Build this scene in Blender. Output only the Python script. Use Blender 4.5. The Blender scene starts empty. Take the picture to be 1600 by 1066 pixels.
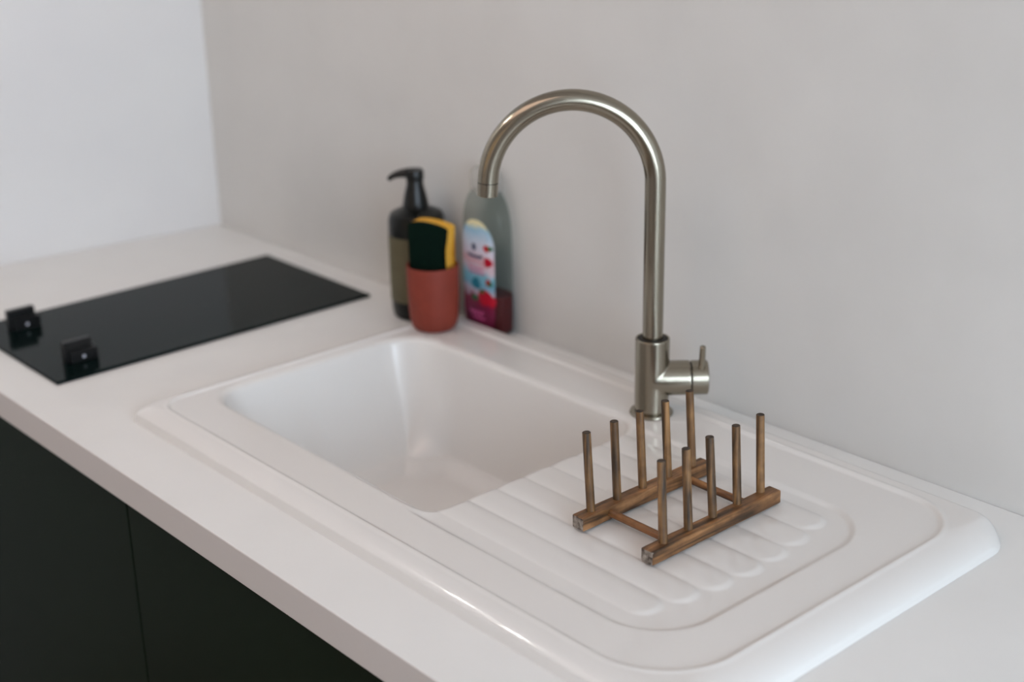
import bpy, bmesh, math, random
from mathutils import Vector, Matrix
PI = math.pi
S = bpy.context.scene
C = S.collection
random.seed(4)

# ---------------------------------------------------------------- camera
def look(yaw, pitch, roll):
    cy, sy = math.cos(yaw), math.sin(yaw); cp, sp = math.cos(pitch), math.sin(pitch)
    F = Vector((-sy*cp, cy*cp, -sp)); R = Vector((cy, sy, 0)); U = R.cross(F)
    c, s = math.cos(roll), math.sin(roll)
    return (R*c + U*s, U*c - R*s, F)
CR, CU, CF = look(.848634, .360659, -.018223)
cam = bpy.data.cameras.new('camera'); co = bpy.data.objects.new('camera', cam); C.objects.link(co)
co.matrix_world = Matrix(((CR.x, CU.x, -CF.x, 2.287055), (CR.y, CU.y, -CF.y, -1.304443), (CR.z, CU.z, -CF.z, .724383), (0, 0, 0, 1)))
cam.sensor_width = 36; cam.lens = 2268.2/1600*36
cam.clip_start = .02; cam.clip_end = 50
cam.dof.use_dof = True; cam.dof.focus_distance = 1.50; cam.dof.aperture_fstop = 2.6
S.camera = co

# ---------------------------------------------------------------- light and exposure
S.view_settings.view_transform = 'Standard'; S.view_settings.look = 'None'
S.view_settings.gamma = 1; S.view_settings.use_curve_mapping = False
S.view_settings.exposure = 0.0
w = bpy.data.worlds.new('world'); S.world = w; w.use_nodes = True
w.node_tree.nodes['Background'].inputs[0].default_value = (.75, .85, 1, 1)
w.node_tree.nodes['Background'].inputs[1].default_value = .03
def area(name, loc, direction, sx, sy, power, col):
    l = bpy.data.lights.new(name, 'AREA'); l.shape = 'RECTANGLE'; l.size = sx; l.size_y = sy
    l.energy = power; l.color = col
    o = bpy.data.objects.new(name, l); C.objects.link(o); o.location = loc
    o.rotation_euler = Vector(direction).to_track_quat('-Z', 'Y').to_euler()
    return o
area('window_daylight_right', (3.62, -1.15, .62), (-1, 0, 0), 1.5, 1.4, 101, (.71, .85, 1))
area('front_fill_light', (1.35, -3.42, .62), (0, 1, 0), 2.2, 1.2, 5.5, (1, .72, .44))  # warm fill added from behind the camera to brighten the back wall
area('ceiling_fill_light', (1.05, -1.30, 1.455), (0, 0, -1), 1.2, .9, 4.2, (1, .68, .60))  # soft overhead fill, added to light the worktop from above

# ---------------------------------------------------------------- helpers
def link(name, bm, mat, parent=None, smooth=True, bevel=0, angle=35):
    me = bpy.data.meshes.new(name); bmesh.ops.recalc_face_normals(bm, faces=bm.faces); bm.to_mesh(me); bm.free()
    o = bpy.data.objects.new(name, me); C.objects.link(o)
    for m in (mat if isinstance(mat, (list, tuple)) else [mat]): me.materials.append(m)
    if parent: o.parent = parent
    if smooth:
        me.polygons.foreach_set('use_smooth', [True]*len(me.polygons))
    if bevel:
        b = o.modifiers.new('bevel', 'BEVEL'); b.width = bevel; b.segments = 3; b.limit_method = 'ANGLE'; b.angle_limit = math.radians(angle); b.harden_normals = True
    elif smooth:
        try: me.set_sharp_from_angle(angle=math.radians(angle))
        except Exception: pass
    return o
def tag(o, label, cat, group=None):
    o['label'] = label; o['category'] = cat
    if group: o['group'] = group
    return o
def struct(o): o['kind'] = 'structure'; return o
def thing(name, loc, label, cat, rz=0, group=None):
    o = bpy.data.objects.new(name, None); C.objects.link(o); o.location = loc; o.rotation_euler = (0, 0, rz); o.empty_display_size = .03
    return tag(o, label, cat, group)
def add_box(bm, a, b, mi=0):
    vs = [bm.verts.new((x, y, z)) for x in (a[0], b[0]) for y in (a[1], b[1]) for z in (a[2], b[2])]
    for f in ((0, 1, 3, 2), (4, 6, 7, 5), (0, 4, 5, 1), (2, 3, 7, 6), (0, 2, 6, 4), (1, 5, 7, 3)):
        bm.faces.new([vs[i] for i in f]).material_index = mi
def box(a, b):
    bm = bmesh.new(); add_box(bm, a, b); return bm
def lathe(bm, prof, n=48, M=None, mi=0):
    rings = []
    for r, z in prof:
        ring = []
        if r < 1e-6:
            v = bm.verts.new((0, 0, z)); ring = [v]*n
        else:
            for i in range(n):
                a = 2*PI*i/n; ring.append(bm.verts.new((r*math.cos(a), r*math.sin(a), z)))
        rings.append(ring)
    for a, b in zip(rings, rings[1:]):
        for i in range(n):
            j = (i+1) % n; q = []
            for v in (a[i], a[j], b[j], b[i]):
                if v not in q: q.append(v)
            if len(q) > 2: bm.faces.new(q).material_index = mi
    if M:
        vs = {v for r in rings for v in r}; bmesh.ops.transform(bm, matrix=M, verts=list(vs))
    return rings
def axisM(p, d):
    return Matrix.Translation(Vector(p)) @ Vector(d).to_track_quat('Z', 'Y').to_matrix().to_4x4()
def cyl(bm, p, q, r, r2=None, n=32, e=.0008, mi=0):
    p = Vector(p); q = Vector(q); L = (q-p).length; r2 = r if r2 is None else r2
    lathe(bm, [(0, 0), (r-e, 0), (r, e), (r2, L-e), (r2-e, L), (0, L)], n, axisM(p, q-p), mi)
def tube(bm, pts, rad, n=32, cap=True):
    pts = [Vector(p) for p in pts]; N = len(pts)
    rings = []; nrm = None
    for i, p in enumerate(pts):
        t = (pts[min(i+1, N-1)]-pts[max(i-1, 0)]).normalized()
        if nrm is None: nrm = t.orthogonal().normalized()
        nrm = (nrm - t*nrm.dot(t)).normalized(); bn = t.cross(nrm)
        r = rad[i] if isinstance(rad, (list, tuple)) else rad
        rings.append([bm.verts.new(p + nrm*r*math.cos(2*PI*k/n) + bn*r*math.sin(2*PI*k/n)) for k in range(n)])
    for a, b in zip(rings, rings[1:]):
        for k in range(n): bm.faces.new((a[k], a[(k+1) % n], b[(k+1) % n], b[k]))
    if cap: bm.faces.new(rings[0][::-1]); bm.faces.new(rings[-1])
def sm(a, b, x):
    t = min(1, max(0, (x-a)/(b-a))); return t*t*(3-2*t)
def lin(c):
    return tuple((v/255/12.92 if v/255 <= .04045 else ((v/255+.055)/1.055)**2.4) for v in c) + (1,)

# ---------------------------------------------------------------- materials
def mat(name, rgb, rough=.5, metal=0, noise=None, bump=None, coat=0, spec=.5, trans=0, ior=1.45, emit=None):
    m = bpy.data.materials.new(name); m.use_nodes = True; nt = m.node_tree; b = nt.nodes['Principled BSDF']
    b.inputs['Base Color'].default_value = lin(rgb); b.inputs['Roughness'].default_value = rough; b.inputs['Metallic'].default_value = metal
    b.inputs['Specular IOR Level'].default_value = spec; b.inputs['Coat Weight'].default_value = coat; b.inputs['Coat Roughness'].default_value = .04
    b.inputs['Transmission Weight'].default_value = trans; b.inputs['IOR'].default_value = ior
    if emit: b.inputs['Emission Color'].default_value = lin(emit[0]); b.inputs['Emission Strength'].default_value = emit[1]
    tc = nt.nodes.new('ShaderNodeTexCoord')
    if noise:
        sc, rgb2, stretch = noise
        mp = nt.nodes.new('ShaderNodeMapping'); mp.inputs['Scale'].default_value = stretch
        nz = nt.nodes.new('ShaderNodeTexNoise'); nz.inputs['Scale'].default_value = sc; nz.inputs['Detail'].default_value = 5
        rp = nt.nodes.new('ShaderNodeValToRGB'); rp.color_ramp.elements[0].position = .35; rp.color_ramp.elements[1].position = .68
        rp.color_ramp.elements[0].color = lin(rgb); rp.color_ramp.elements[1].color = lin(rgb2)
        nt.links.new(tc.outputs['Object'], mp.inputs[0]); nt.links.new(mp.outputs[0], nz.inputs['Vector'])
        nt.links.new(nz.outputs['Fac'], rp.inputs[0]); nt.links.new(rp.outputs[0], b.inputs['Base Color'])
    if bump:
        sc, st, stretch = bump
        mp = nt.nodes.new('ShaderNodeMapping'); mp.inputs['Scale'].default_value = stretch
        nz = nt.nodes.new('ShaderNodeTexNoise'); nz.inputs['Scale'].default_value = sc; nz.inputs['Detail'].default_value = 3
        bp = nt.nodes.new('ShaderNodeBump'); bp.inputs['Strength'].default_value = st; bp.inputs['Distance'].default_value = .001
        nt.links.new(tc.outputs['Object'], mp.inputs[0]); nt.links.new(mp.outputs[0], nz.inputs['Vector'])
        nt.links.new(nz.outputs['Fac'], bp.inputs['Height']); nt.links.new(bp.outputs[0], b.inputs['Normal'])
    return m
ONE = (1, 1, 1)
M_wall = mat('splashback_laminate', (212, 210, 206), .42, noise=(6, (207, 205, 201), ONE), bump=(3, .08, ONE))
M_wallL = mat('white_wall_paint', (226, 224, 222), .6, noise=(5, (223, 221, 220), ONE), bump=(60, .1, ONE))
M_room = mat('room_wall_paint', (222, 214, 208), .8)
M_counter = mat('worktop_laminate', (229, 228, 225), .42, noise=(9, (226, 225, 222), ONE), bump=(120, .05, ONE))
M_edge = mat('worktop_edge_band', (214, 208, 205), .55)
M_ceramic = mat('white_glazed_ceramic', (222, 219, 215), .28, coat=.6, bump=(14, .12, ONE))
M_green = mat('dark_green_lacquer', (14, 28, 15), .6, noise=(3, (12, 25, 13), ONE), spec=.15)
M_carc = mat('cabinet_board', (200, 196, 190), .7)
M_dark = mat('dark_plinth_board', (22, 24, 22), .7)  # plain near-black plinth colour
M_glass = mat('black_ceramic_glass', (8, 20, 19), .1, spec=.07, bump=(40, .02, ONE))
M_knob = mat('black_knob_plastic', (8, 8, 9), .4)
M_dot = mat('pale_marker_paint', (205, 205, 215), .5)
M_metal = mat('brushed_nickel', (152, 145, 130), .21, 1, noise=(30, (150, 143, 129), (1, 1, .05)), bump=(900, .06, (1, 1, .02)))
M_gap = mat('dark_seal', (35, 32, 28), .6)
M_black = mat('black_plastic', (4, 6, 6), .35)
M_terra = mat('terracotta_silicone', (128, 48, 32), .62, noise=(40, (121, 45, 30), ONE))
M_yellow = mat('yellow_sponge_foam', (226, 172, 62), .95, noise=(260, (214, 156, 46), ONE), bump=(420, .8, ONE))
M_pad = mat('dark_green_scouring_fibre', (3, 18, 13), .98, noise=(300, (8, 28, 20), ONE), bump=(500, 1, ONE), spec=.1)
M_amber = mat('dark_bottle_plastic', (9, 13, 11), .3, spec=.35)
M_olive = mat('olive_label_paper', (98, 92, 68), .6, noise=(40, (88, 82, 60), ONE))
M_lamp = mat('lamp_glow', (255, 244, 230), .5, emit=((255, 248, 244), 240))
M_white = mat('white_trim_paint', (232, 230, 226), .5)
M_floor = mat('floor_boards', (150, 128, 104), .5, noise=(5, (128, 104, 80), (8, .6, 1)))
M_ceramic.node_tree.nodes['Principled BSDF'].inputs['Coat Roughness'].default_value = .06
def thin(name, tint, body, k, rough=.15):
    m = bpy.data.materials.new(name); m.use_nodes = True; nt = m.node_tree; b = nt.nodes['Principled BSDF']; out = nt.nodes['Material Output']
    b.inputs['Base Color'].default_value = lin(body); b.inputs['Roughness'].default_value = rough
    tr = nt.nodes.new('ShaderNodeBsdfTransparent'); tr.inputs[0].default_value = lin(tint); mx = nt.nodes.new('ShaderNodeMixShader'); mx.inputs[0].default_value = k
    nt.links.new(tr.outputs[0], mx.inputs[1]); nt.links.new(b.outputs[0], mx.inputs[2]); nt.links.new(mx.outputs[0], out.inputs[0])
    return m
M_clear = thin('clear_bottle_plastic', (238, 242, 240), (70, 78, 76), .14, .12)
M_frost = thin('milky_cap_plastic', (240, 240, 238), (215, 212, 208), .30, .25)
M_liquid = mat('wine_red_soap', (92, 3, 18), .3)
M_pegtop = mat('dark_peg_top', (34, 26, 20), .7, noise=(200, (84, 68, 52), ONE))
def wood(name, c1, c2, c3, stretch):
    m = bpy.data.materials.new(name); m.use_nodes = True; nt = m.node_tree; b = nt.nodes['Principled BSDF']
    tc = nt.nodes.new('ShaderNodeTexCoord'); mp = nt.nodes.new('ShaderNodeMapping'); mp.inputs['Scale'].default_value = stretch
    nz = nt.nodes.new('ShaderNodeTexNoise'); nz.inputs['Scale'].default_value = 130; nz.inputs['Detail'].default_value = 6; nz.inputs['Distortion'].default_value = .6
    rp = nt.nodes.new('ShaderNodeValToRGB'); e = rp.color_ramp.elements
    e[0].position = .34; e[0].color = lin(c1); e[1].position = .52; e[1].color = lin(c2)
    x = e.new(.72); x.color = lin(c3)
    n2 = nt.nodes.new('ShaderNodeTexNoise'); n2.inputs['Scale'].default_value = 45; n2.inputs['Detail'].default_value = 3
    r2 = nt.nodes.new('ShaderNodeValToRGB'); r2.color_ramp.elements[0].position = .38; r2.color_ramp.elements[0].color = (.45, .42, .4, 1); r2.color_ramp.elements[1].position = .6
    mx = nt.nodes.new('ShaderNodeMixRGB'); mx.blend_type = 'MULTIPLY'; mx.inputs[0].default_value = .7
    bp = nt.nodes.new('ShaderNodeBump'); bp.inputs['Strength'].default_value = .5; bp.inputs['Distance'].default_value = .0006
    L = nt.links.new
    L(tc.outputs['Object'], mp.inputs[0]); L(mp.outputs[0], nz.inputs['Vector']); L(nz.outputs['Fac'], rp.inputs[0])
    L(tc.outputs['Object'], n2.inputs['Vector']); L(n2.outputs['Fac'], r2.inputs[0])
    L(rp.outputs[0], mx.inputs[1]); L(r2.outputs[0], mx.inputs[2]); L(mx.outputs[0], b.inputs['Base Color'])
    L(nz.outputs['Fac'], bp.inputs['Height']); L(bp.outputs[0], b.inputs['Normal'])
    b.inputs['Roughness'].default_value = .5
    return m
M_rail = wood('oiled_brown_wood', (66, 44, 22), (134, 92, 54), (180, 132, 88), (1, .08, 1))
M_peg = wood('oiled_peg_wood', (58, 42, 24), (122, 88, 52), (166, 124, 78), (1, 1, .06))
M_bar = wood('oiled_bar_wood', (70, 44, 22), (138, 92, 52), (172, 124, 76), (.07, 1, 1))
M_endgrain = mat('weathered_end_grain', (58, 46, 36), .8, noise=(170, (170, 158, 146), ONE), bump=(300, .6, ONE))

# ---------------------------------------------------------------- room shell
FZ, CZ = -.90, 1.50
XR, YF = 3.40, -3.20
def wy(x): return -.012 + (x-.024)*.0100      # back wall line, very slightly out of square
def wx(y): return .024 + (y+.012)*.113         # left wall line
YB0 = wy(XR)
def wallbox(name, quad, z0, z1, m):
    bm = bmesh.new()
    lo = [bm.verts.new((x, y, z0)) for x, y in quad]; hi = [bm.verts.new((x, y, z1)) for x, y in quad]
    bm.faces.new(lo); bm.faces.new(hi)
    for i in range(4):
        j = (i+1) % 4; bm.faces.new((lo[i], lo[j], hi[j], hi[i]))
    return struct(link(name, bm, m, smooth=False))
xl0 = wx(YF)
wallbox('wall_back', [(.024, wy(.024)), (XR, YB0), (XR, .12), (.024-.12, .12)], FZ, CZ, M_wall)
wallbox('wall_left', [(.024, wy(.024)), (xl0, YF), (xl0-.1, YF), (-.096, .12)], FZ, CZ, M_wallL)
wallbox('floor', [(xl0-.1, YF-.1), (XR+.1, YF-.1), (XR+.1, .12), (xl0-.1, .12)], FZ-.05, FZ, M_floor)
wallbox('ceiling', [(xl0-.1, YF-.1), (XR+.1, YF-.1), (XR+.1, .12), (xl0-.1, .12)], CZ, CZ+.05, M_room)
def wall_hole(name, along, fixed, thick, a0, a1, h0, h1, o0, o1):
    bm = bmesh.new()
    for (p0, p1, q0, q1) in ((a0, a1, FZ, h0), (a0, a1, h1, CZ), (a0, o0, h0, h1), (o1, a1, h0, h1)):
        if along == 'y': add_box(bm, (fixed, p0, q0), (fixed+thick, p1, q1))
        else: add_box(bm, (p0, fixed-thick, q0), (p1, fixed, q1))
    return struct(link(name, bm, M_room, smooth=False))
wall_hole('wall_right', 'y', XR, .1, YF, .12, -.1, 1.30, -1.95, -.35)
wall_hole('wall_front', 'x', YF, .1, xl0, XR, 0, 1.25, .3, 2.4)
def window(name, along, fixed, o0, o1, h0, h1):
    bm = bmesh.new(); t = .05
    def bx(p0, p1, q0, q1):
        if along == 'y': add_box(bm, (fixed+.03, p0, q0), (fixed+.08, p1, q1))
        else: add_box(bm, (p0, fixed-.08, q0), (p1, fixed-.03, q1))
    bx(o0, o1, h0, h0+t); bx(o0, o1, h1-t, h1); bx(o0, o0+t, h0+t, h1-t); bx(o1-t, o1, h0+t, h1-t)
    mid = (o0+o1)/2; bx(mid-.025, mid+.025, h0+t, h1-t)
    fr = struct(link(name, bm, M_white, smooth=False, bevel=.004))
    g = bpy.data.materials.get('window_glass')
    if not g:
        g = bpy.data.materials.new('window_glass'); g.use_nodes = True; nt = g.node_tree; nt.nodes.clear()
        o = nt.nodes.new('ShaderNodeOutputMaterial'); tr = nt.nodes.new('ShaderNodeBsdfTransparent'); gl = nt.nodes.new('ShaderNodeBsdfGlossy')
        gl.inputs['Roughness'].default_value = .02; mx = nt.nodes.new('ShaderNodeMixShader'); mx.inputs[0].default_value = .06
        nt.links.new(tr.outputs[0], mx.inputs[1]); nt.links.new(gl.outputs[0], mx.inputs[2]); nt.links.new(mx.outputs[0], o.inputs[0])
    bm = bmesh.new()
    for a, b in ((o0+t, mid-.025), (mid+.025, o1-t)):
        if along == 'y': add_box(bm, (fixed+.052, a, h0+t), (fixed+.058, b, h1-t))
        else: add_box(bm, (a, fixed-.058, h0+t), (b, fixed-.052, h1-t))
    p = link('window_pane', bm, g, fr, smooth=False)
window('window_1', 'y', XR, -1.95, -.35, -.1, 1.30)
window('fill_window_2', 'x', YF, .3, 2.4, 0, 1.25)  # unseen window added as an opening for the front fill light
for i, (x, y, z) in enumerate(((.33, -.84, 1.10), (.47, -.96, 1.10))):
    lab = ('small white pendant lamp nearest the left wall', 'small white pendant lamp further from the left wall')[i]
    t = thing('pendant_lamp', (x, y, CZ), lab, 'lamp', group='pendant lamps')
    dz_ = z-CZ
    bm = bmesh.new(); lathe(bm, [(0, 0), (.045, 0), (.045, -.02), (0, -.022)], 40); link('ceiling_rose', bm, M_white, t)
    bm = bmesh.new(); cyl(bm, (0, 0, -.02), (0, 0, dz_+.075), .0025, n=12, e=.0002); link('cord', bm, M_black, t)
    bm = bmesh.new(); lathe(bm, [(0, dz_+.08), (.022, dz_+.078), (.028, dz_+.05), (.075, dz_+.010), (.073, dz_+.010), (.026, dz_+.047), (0, dz_+.050)], 48); link('lamp_shade', bm, M_white, t)
    bm = bmesh.new(); lathe(bm, [(0, dz_-.016), (.009, dz_-.013), (.0145, dz_-.006), (.0155, dz_+.003), (.013, dz_+.014), (.009, dz_+.040), (0, dz_+.045)], 32); link('bulb', bm, M_lamp, t)
t = thing('ceiling_fill_panel', (1.05, -1.30, CZ), 'large flat rectangular ceiling panel, unseen, added for soft overhead fill light', 'lamp')  # unseen panel added as a body for the overhead fill
bm = bmesh.new(); add_box(bm, (-.63, -.48, -.03), (.63, .48, -.0002)); link('fill_housing', bm, M_white, t, smooth=False, bevel=.004)
M_diff = mat('fill_panel_glow', (255, 250, 240), .5, emit=((255, 236, 222), .3))  # faint glow on the added panel's face
bm = bmesh.new(); add_box(bm, (-.60, -.45, -.034), (.60, .45, -.0302)); link('fill_diffuser', bm, M_diff, t, smooth=False)
t = thing('added_blind', (3.375, -1.15, 1.33), 'unseen white vertical blind added in front of the right window to streak its light', 'blind')  # unseen slats added to break the window's reflections into streaks
bm = bmesh.new(); add_box(bm, (-.02, -.85, 0), (.02, .85, .03)); link('head_rail', bm, M_white, t, smooth=False)
for k in range(11):
    yk = -.80+.16*k
    bm = bmesh.new(); add_box(bm, (-.001, yk-.028, -1.40), (.001, yk+.028, 0)); link('slat', bm, M_white, t, smooth=False)

# ---------------------------------------------------------------- worktop with sink cut-out
YC = -.643; TH = .040; XE = 2.65
bm = bmesh.new()
xs = [None, .748, 1.212, XE]; ys = [YC, -.482, -.122, None]
def cpt(i, j):
    y = ys[j] if j < 3 else None
    x = xs[i] if i > 0 else None
    if x is None and y is None: return (.024+.0005, wy(.024)-.0005)
    if x is None: return (wx(y)+.0005, y)
    if y is None: return (x, wy(x)-.0005)
    return (x, y)
top = [[bm.verts.new((*cpt(i, j), 0)) for j in range(4)] for i in range(4)]
bot = [[bm.verts.new((*cpt(i, j), -TH)) for j in range(4)] for i in range(4)]
for i in range(3):
    for j in range(3):
        if (i, j) == (1, 1): continue
        bm.faces.new((top[i][j], top[i+1][j], top[i+1][j+1], top[i][j+1])); bm.faces.new((bot[i][j], bot[i][j+1], bot[i+1][j+1], bot[i+1][j]))
def side(a, b, mi=0):
    bm.faces.new((top[a[0]][a[1]], top[b[0]][b[1]], bot[b[0]][b[1]], bot[a[0]][a[1]])).material_index = mi
for i in range(3): side((i, 0), (i+1, 0), 1); side((i, 3), (i+1, 3))
for j in range(3): side((0, j), (0, j+1)); side((3, j), (3, j+1))
side((1, 1), (2, 1)); side((2, 1), (2, 2)); side((2, 2), (1, 2)); side((1, 2), (1, 1))
wt = link('worktop', bm, [M_counter, M_edge], smooth=True, bevel=.0015, angle=60)
tag(wt, 'long off-white laminate worktop carrying the sink and hob over the green cabinets', 'worktop')

# ---------------------------------------------------------------- sink (height field over a fine grid)
X0, X1, Y0, Y1 = .729, 1.640, -.562, -.047
def rr(x, y, x0, x1, y0, y1, r):
    """inside distance (positive inside) to a rounded rectangle; r may be a 4-tuple (fl, fr, br, bl)"""
    cx, cy = (x0+x1)/2, (y0+y1)/2
    if isinstance(r, tuple): r = r[0] if (x < cx and y < cy) else r[1] if y < cy else r[2] if x >= cx else r[3]
    dx, dy = abs(x-cx)-(x1-x0)/2+r, abs(y-cy)-(y1-y0)/2+r
    return r-(math.hypot(max(dx, 0), max(dy, 0))+min(max(dx, dy), 0))
HS = .0205
GY = [-.4580-.0, -.4175, -.3770, -.3360, -.2950, -.2545, -.2140, -.1740]     # valleys between drainer ribs
def deck(x, y):
    d1 = rr(x, y, .740, 1.600, -.535, -.074, (.035, .085, .07, .03))
    z = HS + .0010*sm(-.004, .001, d1)*(1-sm(.001, .006, d1)) - .0022*sm(.000, .007, d1)
    # draining recess
    d2 = rr(x, y, 1.120, 1.545, -.484, -.150, .07)
    rec = sm(-.001, .007, d2)*sm(1.170, 1.215, x) if x < 1.215 else sm(-.001, .007, d2)
    z -= .0030*rec
    if 1.15 < x < 1.53 and -.468 < y < -.165:
        k = None
        for a, b in zip(GY, GY[1:]):
            if a <= y <= b: k = (a, b)
        if k:
            a, b = k; c = (a+b)/2; hw = (b-a)/2
            xe = 1.492 + .028*math.sin(PI*min(1, max(0, (c+.47)/.32)))     # rounded rib ends
            u = (y-c)/hw
            xx = xe - .020 + .020*math.sqrt(max(0, 1-u*u))
            prof = (1-abs(u)**3.4)
            z += .0018*prof*sm(xx, xx-.009, x)*sm(1.155, 1.20, x)
    return z
BD = .158
def basinz(x, y, z):
    db = rr(x, y, .758, 1.200, -.468, -.145, (.045, .024, .040, .060))
    if db <= -.010: return z
    # rounded lip, steep wall, rounded foot, gently dished floor
    lip = .010; wall = .030; foot = .026
    t = db; wall = .030 + .042*(1-sm(0, .10, (x-.758)-db)) if x < 1.0 else .030
    if t < 0:
        u = (t+lip)/lip; return z - .0045*u*u
    s = t/wall
    depth = .0045 + (BD-.0045-.016)*sm2(min(1, s))
    if t > wall: depth = .0045+(BD-.0045-.016) + .016*sm(wall, wall+foot, t)
    # slope of floor to the waste
    r = math.hypot(x-.985, y+.305)
    depth += .006*max(0, 1-r/.2)*(1 if t > wall else 0)
    return z - depth
def sm2(s):
    # fast start, nearly linear, smooth finish
    return 1-(1-s)**1.25 if s < 1 else 1
def sinkz(x, y):
    d = rr(x, y, X0, X1, Y0, Y1, (.002, .045, .050, .012))
    cx, cy = max(X0, min(X1, x)), max(Y0, min(Y1, y))
    # edge width depends on which side is nearest
    dl, dr, df, db = x-X0, X1-x, y-Y0, Y1-y
    ws = []
    e = 1e-6
    wts = [1/max(e, q+.004)**3 for q in (dl, dr, df, db)]
    wid = (.007*wts[0]+.050*wts[1]+.031*wts[2]+.014*wts[3])/sum(wts)
    if d <= -.0028: return -.005
    if d <= 0: return d*2.0
    u = min(1, d/wid); n = 1.95
    prof = (1-(1-u)**n)**(1/n)
    # the front edge stands almost upright before it rolls over
    us = u/.09; steep = .52*us if us < 1 else .52+.48*(1-(1-(u-.09)/.91)**2.0)**.85
    kf = wts[2]/sum(wts); kf = sm(.25, .6, kf)
    prof = prof*(1-kf)+steep*kf
    return basinz(x, y, deck(x, y))*prof if d < wid else basinz(x, y, deck(x, y))
def axis(a, b, fine, ranges=()):
    out = [a]
    while out[-1] < b-1e-9:
        st = fine
        for r0, r1, s in ranges:
            if r0 <= out[-1] < r1: st = s
        out.append(min(b, out[-1]+st))
    return out
gx = axis(X0-.003, X1+.003, .0022, ((X0-.003, X0+.020, .0008), (.752, .800, .0012), (1.160, 1.206, .0012)))
gy = axis(Y0-.003, Y1+.003, .0018, ((Y0-.003, Y0+.008, .0006), (-.476, -.430, .0012), (-.190, -.140, .0012), (Y1-.016, Y1+.003, .0010)))
verts = [(x, y, sinkz(x, y)) for x in gx for y in gy]
outd = [rr(x, y, X0, X1, Y0, Y1, (.002, .045, .050, .012)) for x in gx for y in gy]
ny = len(gy); faces = []
for i in range(len(gx)-1):
    for j in range(ny-1):
        q = (i*ny+j, (i+1)*ny+j, (i+1)*ny+j+1, i*ny+j+1)
        if all(outd[k] <= -.0028 for k in q): continue
        faces.append(q)
used = sorted({k for f in faces for k in f}); mp_ = {k: n for n, k in enumerate(used)}
me = bpy.data.meshes.new('sink_basin'); me.from_pydata([verts[k] for k in used], [], [tuple(mp_[k] for k in f) for f in faces]); me.update()
me.polygons.foreach_set('use_smooth', [True]*len(me.polygons)); me.materials.append(M_ceramic)
sink = thing('kitchen_sink', (1.18, -.30, 0), 'white glazed ceramic sink with ribbed drainer set in the worktop', 'sink')
so = bpy.data.objects.new('sink_bowl_and_drainer', me); C.objects.link(so); so.parent = sink; so.location = (-1.18, .30, 0)
bm = bmesh.new()
fz = sinkz(.985, -.305)
lathe(bm, [(0, .0005), (.020, .0005), (.022, .0025), (.036, .003), (.040, .001), (.040, -.002)], 48, Matrix.Translation((.985-1.18, 0-.005, fz)))
link('waste_strainer', bm, M_metal, sink)

# ---------------------------------------------------------------- base cabinets
edges = [(.026, .247), (.250, .8385), (.8415, 1.4385), (1.4415, 2.0485), (2.0515, 2.648)]
names = ['narrow dark green base cabinet in the left corner under the hob', 'dark green base cabinet left of the door seam, below the hob',
         'dark green base cabinet right of the door seam, below the sink bowl', 'dark green base cabinet below the draining board', 'dark green base cabinet at the right end of the worktop']
for (a, b), lab in zip(edges, names):
    cx = (a+b)/2
    t = thing('base_cabinet', (cx, -.35, FZ), lab, 'cabinet', group='dark green base cabinets')
    bm = bmesh.new(); o = Vector((cx, -.35, FZ)); lx = a+.001; rx = b-.001
    def B(p, q):
        add_box(bm, Vector(p)-o, Vector(q)-o)
    B((lx, -.616, -.80), (lx+.016, -.06, -.20)); B((rx-.016, -.616, -.80), (rx, -.06, -.20))
    B((lx+.016, -.616, -.80), (rx-.016, -.06, -.784)); B((lx+.016, -.070, -.784), (rx-.016, -.06, -.20))
    B((lx, -.616, -.20), (rx, -.598, -.0405)); link('carcass', bm, M_carc, t, smooth=False)
    bm = bmesh.new(); B((a, -.6365, -.80), (b, -.6170, -.0415)); link('door', bm, M_green, t, smooth=True, bevel=.001, angle=60)
    bm = bmesh.new(); B((lx, -.58, FZ), (rx, -.565, -.80)); link('plinth', bm, M_dark, t, smooth=False)

struct(link('trim_1', box((-.0455, -.6365, -.80), (.0235, -.6170, -.0415)), M_green, smooth=True, bevel=.001, angle=60))

# ---------------------------------------------------------------- hob
hob = thing('ceramic_hob', (.404, -.321, 0), 'narrow black glass hob with two knobs lying on the worktop', 'hob')
bm = box((-.1455, -.2575, .0002), (.1455, .2575, .0050))
link('glass_top', bm, M_glass, hob, bevel=.0012, angle=60)
def knob(px, py):
    bm = bmesh.new()
    add_box(bm, (-.0050, -.0205, 0), (.0050, .0205, .0300))
    add_box(bm, (.0050, -.0150, 0), (.0120, .0250, .0175)); add_box(bm, (-.0050, .0206, 0), (.0050, .0250, .0175))
    k = link('control_knob', bm, M_knob, hob, bevel=.0010, angle=50)
    k.location = (px-.404, py+.321, .0051)
    bm = bmesh.new(); lathe(bm, [(0, 0), (.0022, 0), (.0022, .0006), (0, .0008)], 20, axisM((.0120, .004, .0075), (1, 0, 0)))
    link('indicator_dot', bm, M_dot, k)['label'] = 'pale indicator dot'
knob(.492, -.520); knob(.312, -.520)

# ---------------------------------------------------------------- mixer tap
H = Vector((-.666, -.746, 0)).normalized()       # spout direction
T = Vector((.746, -.666, 0)).normalized()        # towards the room
dz = sinkz(1.184, -.1095)
tap = thing('mixer_tap', (1.184, -.1095, dz), 'tall brushed steel swan-neck mixer tap standing behind the sink bowl', 'tap')
Z = lambda z: z-dz
bm = bmesh.new(); lathe(bm, [(0, 0), (.0260, 0), (.0265, .0015), (.0255, .0035), (.0215, .0045), (0, .0045)], 64)
link('base_flange', bm, M_metal, tap)
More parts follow.
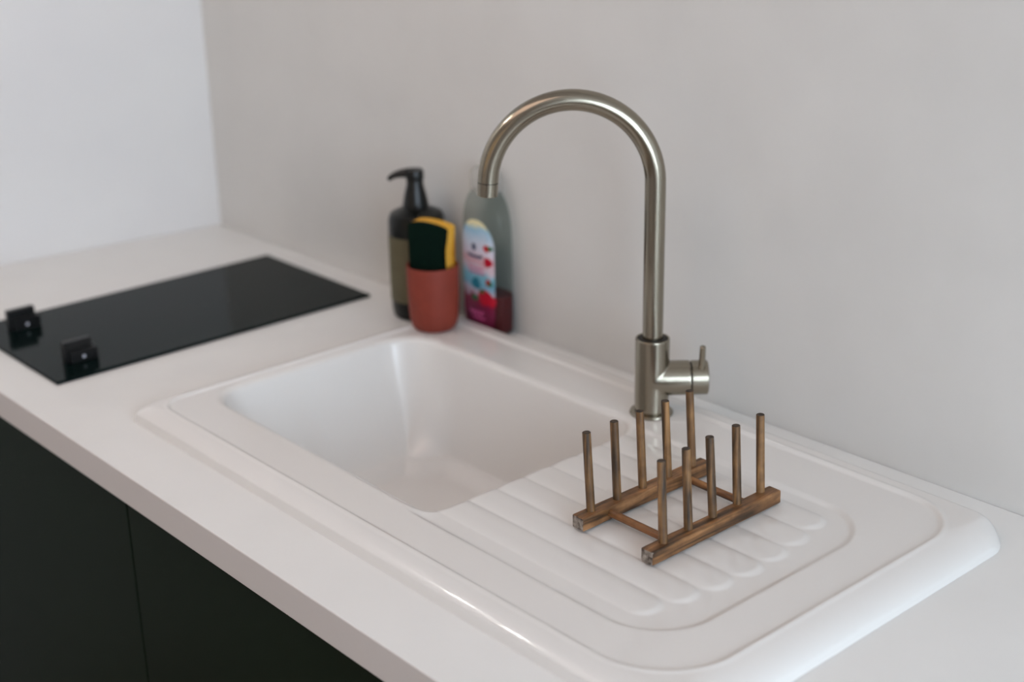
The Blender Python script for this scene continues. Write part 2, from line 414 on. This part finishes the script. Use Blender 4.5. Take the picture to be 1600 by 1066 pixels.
# body: upright sleeve with side branch, welded into one skin
bm = bmesh.new()
zt = Z(.116); zc = Z(.0635)
lathe(bm, [(0, .004), (.0207, .004), (.0207, zt), (.0180, zt), (.0180, zt-.004), (0, zt-.004)], 96)
lathe(bm, [(0, 0), (.0212, 0), (.0212, .0455), (0, .0455)], 96, axisM((0, 0, zc), -H))
body = link('tap_body', bm, M_metal, tap)
rm = body.modifiers.new('weld', 'REMESH'); rm.mode = 'VOXEL'; rm.voxel_size = .0009; rm.use_smooth_shade = True
s_ = body.modifiers.new('soften', 'SMOOTH'); s_.factor = .6; s_.iterations = 14
bm = bmesh.new(); lathe(bm, [(0, .0450), (.0188, .0450), (.0188, .0470), (0, .0470)], 64, axisM((0, 0, zc), -H)); link('seam_ring', bm, M_gap, tap)
hd = bmesh.new(); lathe(hd, [(0, .0468), (.0204, .0468), (.0210, .0474), (.0210, .0655), (.0202, .0665), (.0185, .0667), (.0175, .0660), (0, .0660)], 64, axisM((0, 0, zc), -H))
hn = link('handle', hd, M_metal, tap)
bm = bmesh.new(); A = -H*.0580 + Vector((0, 0, zc))
cyl(bm, A+T*.0100+Vector((0, 0, .006)), A+T*.0165+Vector((0, 0, .0460)), .0040, .0036, n=28)
link('lever', bm, M_metal, hn)
bm = bmesh.new(); lathe(bm, [(0, zt-.0042), (.0166, zt-.0042), (.0166, zt-.0008), (.0119, zt-.0008)], 48); link('collar_seal', bm, M_gap, tap)
pts = [Vector((0, 0, Z(z))) for z in (.112, .14, .17, .20, .23, .26, .285, .300)]
Rr = .0955; zc2 = Z(.3045)
for i in range(1, 49):
    a = PI*i/48*.985; pts.append(H*(Rr-Rr*math.cos(a))*1.005 + Vector((0, 0, zc2+Rr*1.02*math.sin(a))))
tdir = (pts[-1]-pts[-2]).normalized()
bm = bmesh.new(); tube(bm, pts, .0122, n=48); link('spout', bm, M_metal, tap, angle=40)
bm = bmesh.new(); e = pts[-1]
cyl(bm, e-tdir*.0004, e+tdir*.0008, .0118, n=40, e=.0001); link('aerator_seam', bm, M_gap, tap)
bm = bmesh.new(); lathe(bm, [(.0085, .0155), (.0117, .0155), (.0123, .0148), (.0123, 0), (0, 0)], 48, axisM(e+tdir*.0008, tdir)); link('aerator', bm, M_metal, tap)

# ---------------------------------------------------------------- wooden plate rack
zr = .0186
rack = thing('plate_rack', (1.386, -.285, zr), 'small brown wooden plate rack with ten upright pegs on the draining board', 'plate rack')
rails = ((1.338-1.386, 0, .0150), (1.4345-1.386, 0, .0150))
for n, (rx_, _, hz) in enumerate(rails):
    bm = bmesh.new()
    ya, yb = -.0985, .0985; xa, xb = rx_-.0082, rx_+.0082
    N = 14
    rings = []
    for i in range(N+1):
        y = ya+(yb-ya)*i/N; f = lambda: random.uniform(-.00025, .00025)
        lo = .0 if (i % 3) else -.0  # flat underside
        rings.append([bm.verts.new((xa+f(), y, lo)), bm.verts.new((xb+f(), y, lo)), bm.verts.new((xb+f(), y, hz+f())), bm.verts.new((xa+f(), y, hz+f()))])
    for a, b in zip(rings, rings[1:]):
        for k in range(4): bm.faces.new((a[k], a[(k+1) % 4], b[(k+1) % 4], b[k]))
    for r_ in (rings[0], rings[-1]): bm.faces.new(r_).material_index = 1
    link('rail', bm, [M_rail, M_endgrain], rack, bevel=.0016, angle=50)
yp = [-.364, -.3255, -.2870, -.2475, -.2085]
for n, (xb_, lean) in enumerate(((1.338, -.0075), (1.433, -.0065))):
    for k, y in enumerate(yp):
        lx = lean+random.uniform(-.0012, .0012); yy = y+(.004 if n else 0)+.285
        xx = xb_-1.386 - (.0012*k if n else 0)+ (.0015 if n else 0)
        bm = bmesh.new(); cyl(bm, (xx, yy, .006), (xx+lx, yy+random.uniform(-.001, .001), .1015), .0046, .0044, n=24, e=.0006)
        for f in bm.faces:
            if f.calc_center_median().z > .1008: f.material_index = 1
        link('peg', bm, [M_peg, M_pegtop], rack)
for y in (-.3435, -.2265):
    bm = bmesh.new(); cyl(bm, (1.340-1.386, y+.285, .0078), (1.432-1.386, y+.285, .0078), .0042, n=20); link('crossbar', bm, M_bar, rack)

# ---------------------------------------------------------------- terracotta cup and sponge
cz = sinkz(.765, -.109)
cup = thing('sponge_cup', (.765, -.109, .0192), 'matte terracotta cup holding a sponge on the back left corner of the sink', 'cup')
bm = bmesh.new()
lathe(bm, [(0, 0), (.024, 0), (.0285, .0015), (.0318, .0060), (.0338, .014), (.0352, .030), (.0362, .055), (.0368, .0915), (.0366, .0935), (.0357, .0940), (.0350, .0930), (.0344, .055), (.0335, .012), (.030, .006), (0, .005)], 72)
link('cup_body', bm, M_terra, cup)
phi = math.radians(27)
tc_ = Vector((.750, -.662, 0)); lf = Vector((-.666, -.746, 0))
nn = (tc_*math.cos(phi)+lf*math.sin(phi)).normalized(); uu = Vector((-nn.y, nn.x, 0))   # uu to the viewer's right
sp = thing('dish_sponge', (.765, -.109, .0262), 'yellow sponge with dark green scouring side standing in the terracotta cup', 'sponge')
def sponge_part(name, t0, t1, m, shrink=0):
    # outline in (u along width, z) ; wavy grip sides, top slopes to the right
    N = 40; out = []
    hgt = .151
    left = [(-.0290-.0012*math.sin(z/hgt*2*PI*1.4+.6)+shrink, z) for z in [hgt*.955*i/N for i in range(N+1)]]
    right = [(.0275+.0030*math.cos((z/hgt-.96)*2*PI*1.5)-shrink, z) for z in [hgt*.935*i/N for i in range(N+1)]]
    topc = []
    for i in range(1, 16):
        u = i/16; x = left[-1][0]*(1-u)+right[-1][0]*u
        topc.append((x, hgt*.955*(1-u)+hgt*.935*u + .0062*math.sin(PI*u)**.55*(1-.25*u)))
    poly = left + topc + right[::-1]
    bm = bmesh.new(); fr = []; bk = []
    for u, z in poly:
        p = uu*u + Vector((0, 0, z)); fr.append(bm.verts.new(p+nn*t1)); bk.append(bm.verts.new(p+nn*t0))
    bm.faces.new(fr); bm.faces.new(bk[::-1])
    for i in range(len(poly)):
        j = (i+1) % len(poly); bm.faces.new((fr[i], fr[j], bk[j], bk[i]))
    bmesh.ops.triangulate(bm, faces=[f for f in bm.faces if len(f.verts) > 4])
    o = link(name, bm, m, sp, smooth=True, angle=60); return o
sponge_part('foam_block', -.0135, .0055, M_yellow).__setitem__('label', 'yellow foam side')
sponge_part('scouring_pad', .0056, .0135, M_pad, .0006).__setitem__('label', 'dark green scouring side')

# ---------------------------------------------------------------- black pump bottle
pb = thing('soap_dispenser', (.664, -.056, .0002), 'dark pump bottle with an olive label standing behind the terracotta cup', 'soap dispenser')
bm = bmesh.new()
lathe(bm, [(0, .001), (.034, 0), (.0385, .003), (.0405, .012), (.0412, .03), (.0416, .140), (.0408, .150), (.0375, .1570), (.030, .1610), (.018, .1640), (.015, .167), (0, .168)], 72)
link('bottle', bm, M_amber, pb)
bm = bmesh.new(); lathe(bm, [(.0416, .028), (.0419, .0285), (.0421, .1255), (.0417, .126)], 72); link('label', bm, M_olive, pb)['label'] = 'olive paper label'
bm = bmesh.new()
lathe(bm, [(0, .160), (.0185, .160), (.0190, .162), (.0185, .172), (.0160, .184), (.0125, .198), (.0118, .206), (0, .207)], 48); link('pump_collar', bm, M_black, pb)
bm = bmesh.new()
lathe(bm, [(0, .2055), (.0128, .2055), (.0134, .208), (.0132, .2175), (.0120, .2205), (0, .2215)], 40)
d = Vector((-.70, -.71, 0)).normalized()
pp = [d*t + Vector((0, 0, z)) for t, z in ((0, .2155), (.010, .2155), (.020, .2145), (.028, .2125), (.034, .2095), (.038, .2055))]
tube(bm, pp, [.0075, .0070, .0060, .0050, .0042, .0034], 20)
link('pump_head', bm, M_black, pb)

# ---------------------------------------------------------------- clear washing-up bottle
BX_, BY_ = .786, -.0255
wb = thing('washing_up_bottle', (BX_, BY_, .0003), 'clear washing-up liquid bottle with cherry label and a little red soap left, by the wall', 'bottle')
a0, b0 = .0445, .0195
def ring(bm, z, a, b, n=2.9, N=64, off=0):
    out = []
    for i in range(N):
        t = 2*PI*i/N; c, s = math.cos(t), math.sin(t)
        out.append(bm.verts.new((math.copysign(abs(c)**(2/n), c)*(a+off), math.copysign(abs(s)**(2/n), s)*(b+off), z)))
    return out
def loft(bm, prof, off=0, close=True):
    rs = [ring(bm, z, a, b, n, off=off) for z, a, b, n in prof]
    for p, q in zip(rs, rs[1:]):
        for i in range(64): bm.faces.new((p[i], p[(i+1) % 64], q[(i+1) % 64], q[i]))
    if close: bm.faces.new(rs[0][::-1]); bm.faces.new(rs[-1])
prof = [(0, .036, .0145, 2.6), (.0015, .0405, .0175, 2.8), (.006, .0435, .0190, 2.9), (.03, .0445, .0195, 3), (.09, .0440, .0193, 3), (.14, .0437, .0192, 3), (.160, .0425, .0190, 3),
        (.175, .0400, .0186, 2.9), (.188, .0360, .0180, 2.7), (.197, .0315, .0172, 2.5), (.203, .0270, .0165, 2.3), (.2055, .0230, .0160, 2.2)]
bm = bmesh.new(); loft(bm, prof); link('bottle_body', bm, M_clear, wb, angle=50)
lp = [(.0020, .0375, .0160, 2.7), (.006, .0425, .0180, 2.9), (.03, .0436, .0186, 3), (.0595, .0434, .0186, 3)]
bm = bmesh.new(); loft(bm, lp); link('red_soap', bm, M_liquid, wb)['label'] = 'dark red washing-up liquid'
bm = bmesh.new()
loft(bm, [(.2060, .0240, .0158, 2.2), (.2075, .0262, .0166, 2.3), (.225, .0255, .0164, 2.3), (.234, .0235, .0155, 2.3), (.238, .0190, .0130, 2.2)])
link('cap', bm, M_frost, wb)
# label: curved patch on the front face, arched top, printed bands and cherries
def surf(x, z, off):
    a, b, n = .0445, .0195, 3
    for p, q in zip(prof, prof[1:]):
        if p[0] <= z <= q[0]:
            t = (z-p[0])/(q[0]-p[0]); a = p[1]+(q[1]-p[1])*t; b = p[2]+(q[2]-p[2])*t; n = p[3]+(q[3]-p[3])*t
    u = min(.985, abs(x)/a)
    return -(b*(1-u**n)**(1/n)) - off
Lm = bpy.data.materials.new('printed_label'); Lm.use_nodes = True; nt = Lm.node_tree; bs = nt.nodes['Principled BSDF']; bs.inputs['Roughness'].default_value = .4
tc = nt.nodes.new('ShaderNodeTexCoord'); sx = nt.nodes.new('ShaderNodeSeparateXYZ'); mr = nt.nodes.new('ShaderNodeMapRange'); mr.inputs[2].default_value = .17
nz = nt.nodes.new('ShaderNodeTexNoise'); nz.inputs['Scale'].default_value = 70; ad = nt.nodes.new('ShaderNodeMath'); ad.operation = 'MULTIPLY_ADD'; ad.inputs[1].default_value = .12; 
rp = nt.nodes.new('ShaderNodeValToRGB'); cr = rp.color_ramp
stops = [(0, (96, 14, 46)), (.20, (122, 22, 66)), (.31, (136, 26, 58)), (.36, (205, 190, 205)), (.42, (120, 180, 205)), (.50, (130, 196, 214)), (.56, (226, 214, 226)), (.64, (226, 176, 186)), (.70, (222, 214, 228)), (.82, (200, 214, 232)), (.90, (150, 196, 222)), (.95, (238, 226, 176)), (1, (240, 232, 190))]
while len(cr.elements) < len(stops): cr.elements.new(.5)
for el, (p, c) in zip(cr.elements, stops): el.position = p; el.color = lin(c)
L = nt.links.new
L(tc.outputs['Object'], sx.inputs[0]); L(sx.outputs['Z'], mr.inputs[0]); L(tc.outputs['Object'], nz.inputs['Vector'])
L(nz.outputs['Fac'], ad.inputs[0]); L(mr.outputs[0], ad.inputs[2]); sb = nt.nodes.new('ShaderNodeMath'); sb.operation = 'SUBTRACT'; sb.inputs[1].default_value = .06
L(ad.outputs[0], sb.inputs[0]); L(sb.outputs[0], rp.inputs[0]); L(rp.outputs[0], bs.inputs['Base Color'])
def lw(z):   # half-width and centre shift of the label at height z
    if z > .130: return .0345*math.sqrt(max(0, 1-((z-.130)/.0375)**2))
    return .0345 - (.006*(1-z/.03) if z < .03 else 0)
bm = bmesh.new(); NZ, NX = 70, 24; g = []
for j in range(NZ+1):
    z = .0085 + (.1670-.0085)*j/NZ; h = lw(z)
    g.append([bm.verts.new((-.001+h*(2*i/NX-1), surf(-.001+h*(2*i/NX-1), z, .0005), z)) for i in range(NX+1)])
for a, b in zip(g, g[1:]):
    for i in range(NX): bm.faces.new((a[i], a[i+1], b[i+1], b[i]))
lab = link('label', bm, Lm, wb); lab['label'] = 'white and pale blue label with red cherries'
def blob(name, cx, cz, rx, rz, m, off=.0009, n=20):
    bm = bmesh.new(); c = bm.verts.new((cx, surf(cx, cz, off), cz)); r = []
    for i in range(n):
        t = 2*PI*i/n; k = 1+.08*math.sin(3*t+cx*900); x = cx+rx*k*math.cos(t); z = cz+rz*k*math.sin(t); r.append(bm.verts.new((x, surf(x, z, off), z)))
    for i in range(n): bm.faces.new((c, r[i], r[(i+1) % n]))
    return link(name, bm, m, lab)
M_red = mat('cherry_red_ink', (190, 22, 48), .4); M_leaf = mat('leaf_green_ink', (40, 104, 62), .5); M_ink = mat('dark_blue_ink', (60, 70, 104), .5); M_pink = mat('pink_ink', (216, 92, 150), .5); M_teal = mat('teal_ink', (40, 128, 150), .5)
for x, z, r in ((.0200, .1290, .0050), (.0225, .1090, .0068), (.0230, .0790, .0050), (.0150, .0560, .0120), (.0270, .0520, .0080)): blob('printed_cherry', x, z, r*1.15, r, M_red)
for x, z, r in ((.0270, .1300, .0045), (.0260, .0775, .0042), (-.006, .0520, .0060), (.0100, .0640, .0045)): blob('printed_leaf', x, z, r*1.2, r*.7, M_leaf, .0011)
blob('printed_flower', -.003, .0735, .0095, .0085, M_teal)
blob('printed_emblem', -.0060, .1270, .0045, .0055, M_ink)
def strip(name, x0, x1, z, w_, m, amp=.001, curve=0):
    bm = bmesh.new(); a = []; N = 24
    for i in range(N+1):
        u = i/N; x = x0+(x1-x0)*u; zz = z+amp*math.sin(u*22)+curve*(4*u*(1-u)); a.append((bm.verts.new((x, surf(x, zz, .0010), zz-w_/2)), bm.verts.new((x, surf(x, zz, .0010), zz+w_/2))))
    for p, q in zip(a, a[1:]): bm.faces.new((p[0], q[0], q[1], p[1]))
    return link(name, bm, m, lab)
strip('printed_wordmark', -.0200, .0120, .1150, .0042, M_ink, .0006, -.0015)
strip('printed_script', -.0200, .0130, .0960, .0022, M_pink, .0012)
strip('printed_script', -.0180, .0160, .0900, .0022, M_pink, .0012)
strip('printed_script', -.0180, .0120, .0300, .0040, M_pink, .0020)
strip('printed_script', -.0120, .0150, .0225, .0030, M_pink, .0015)
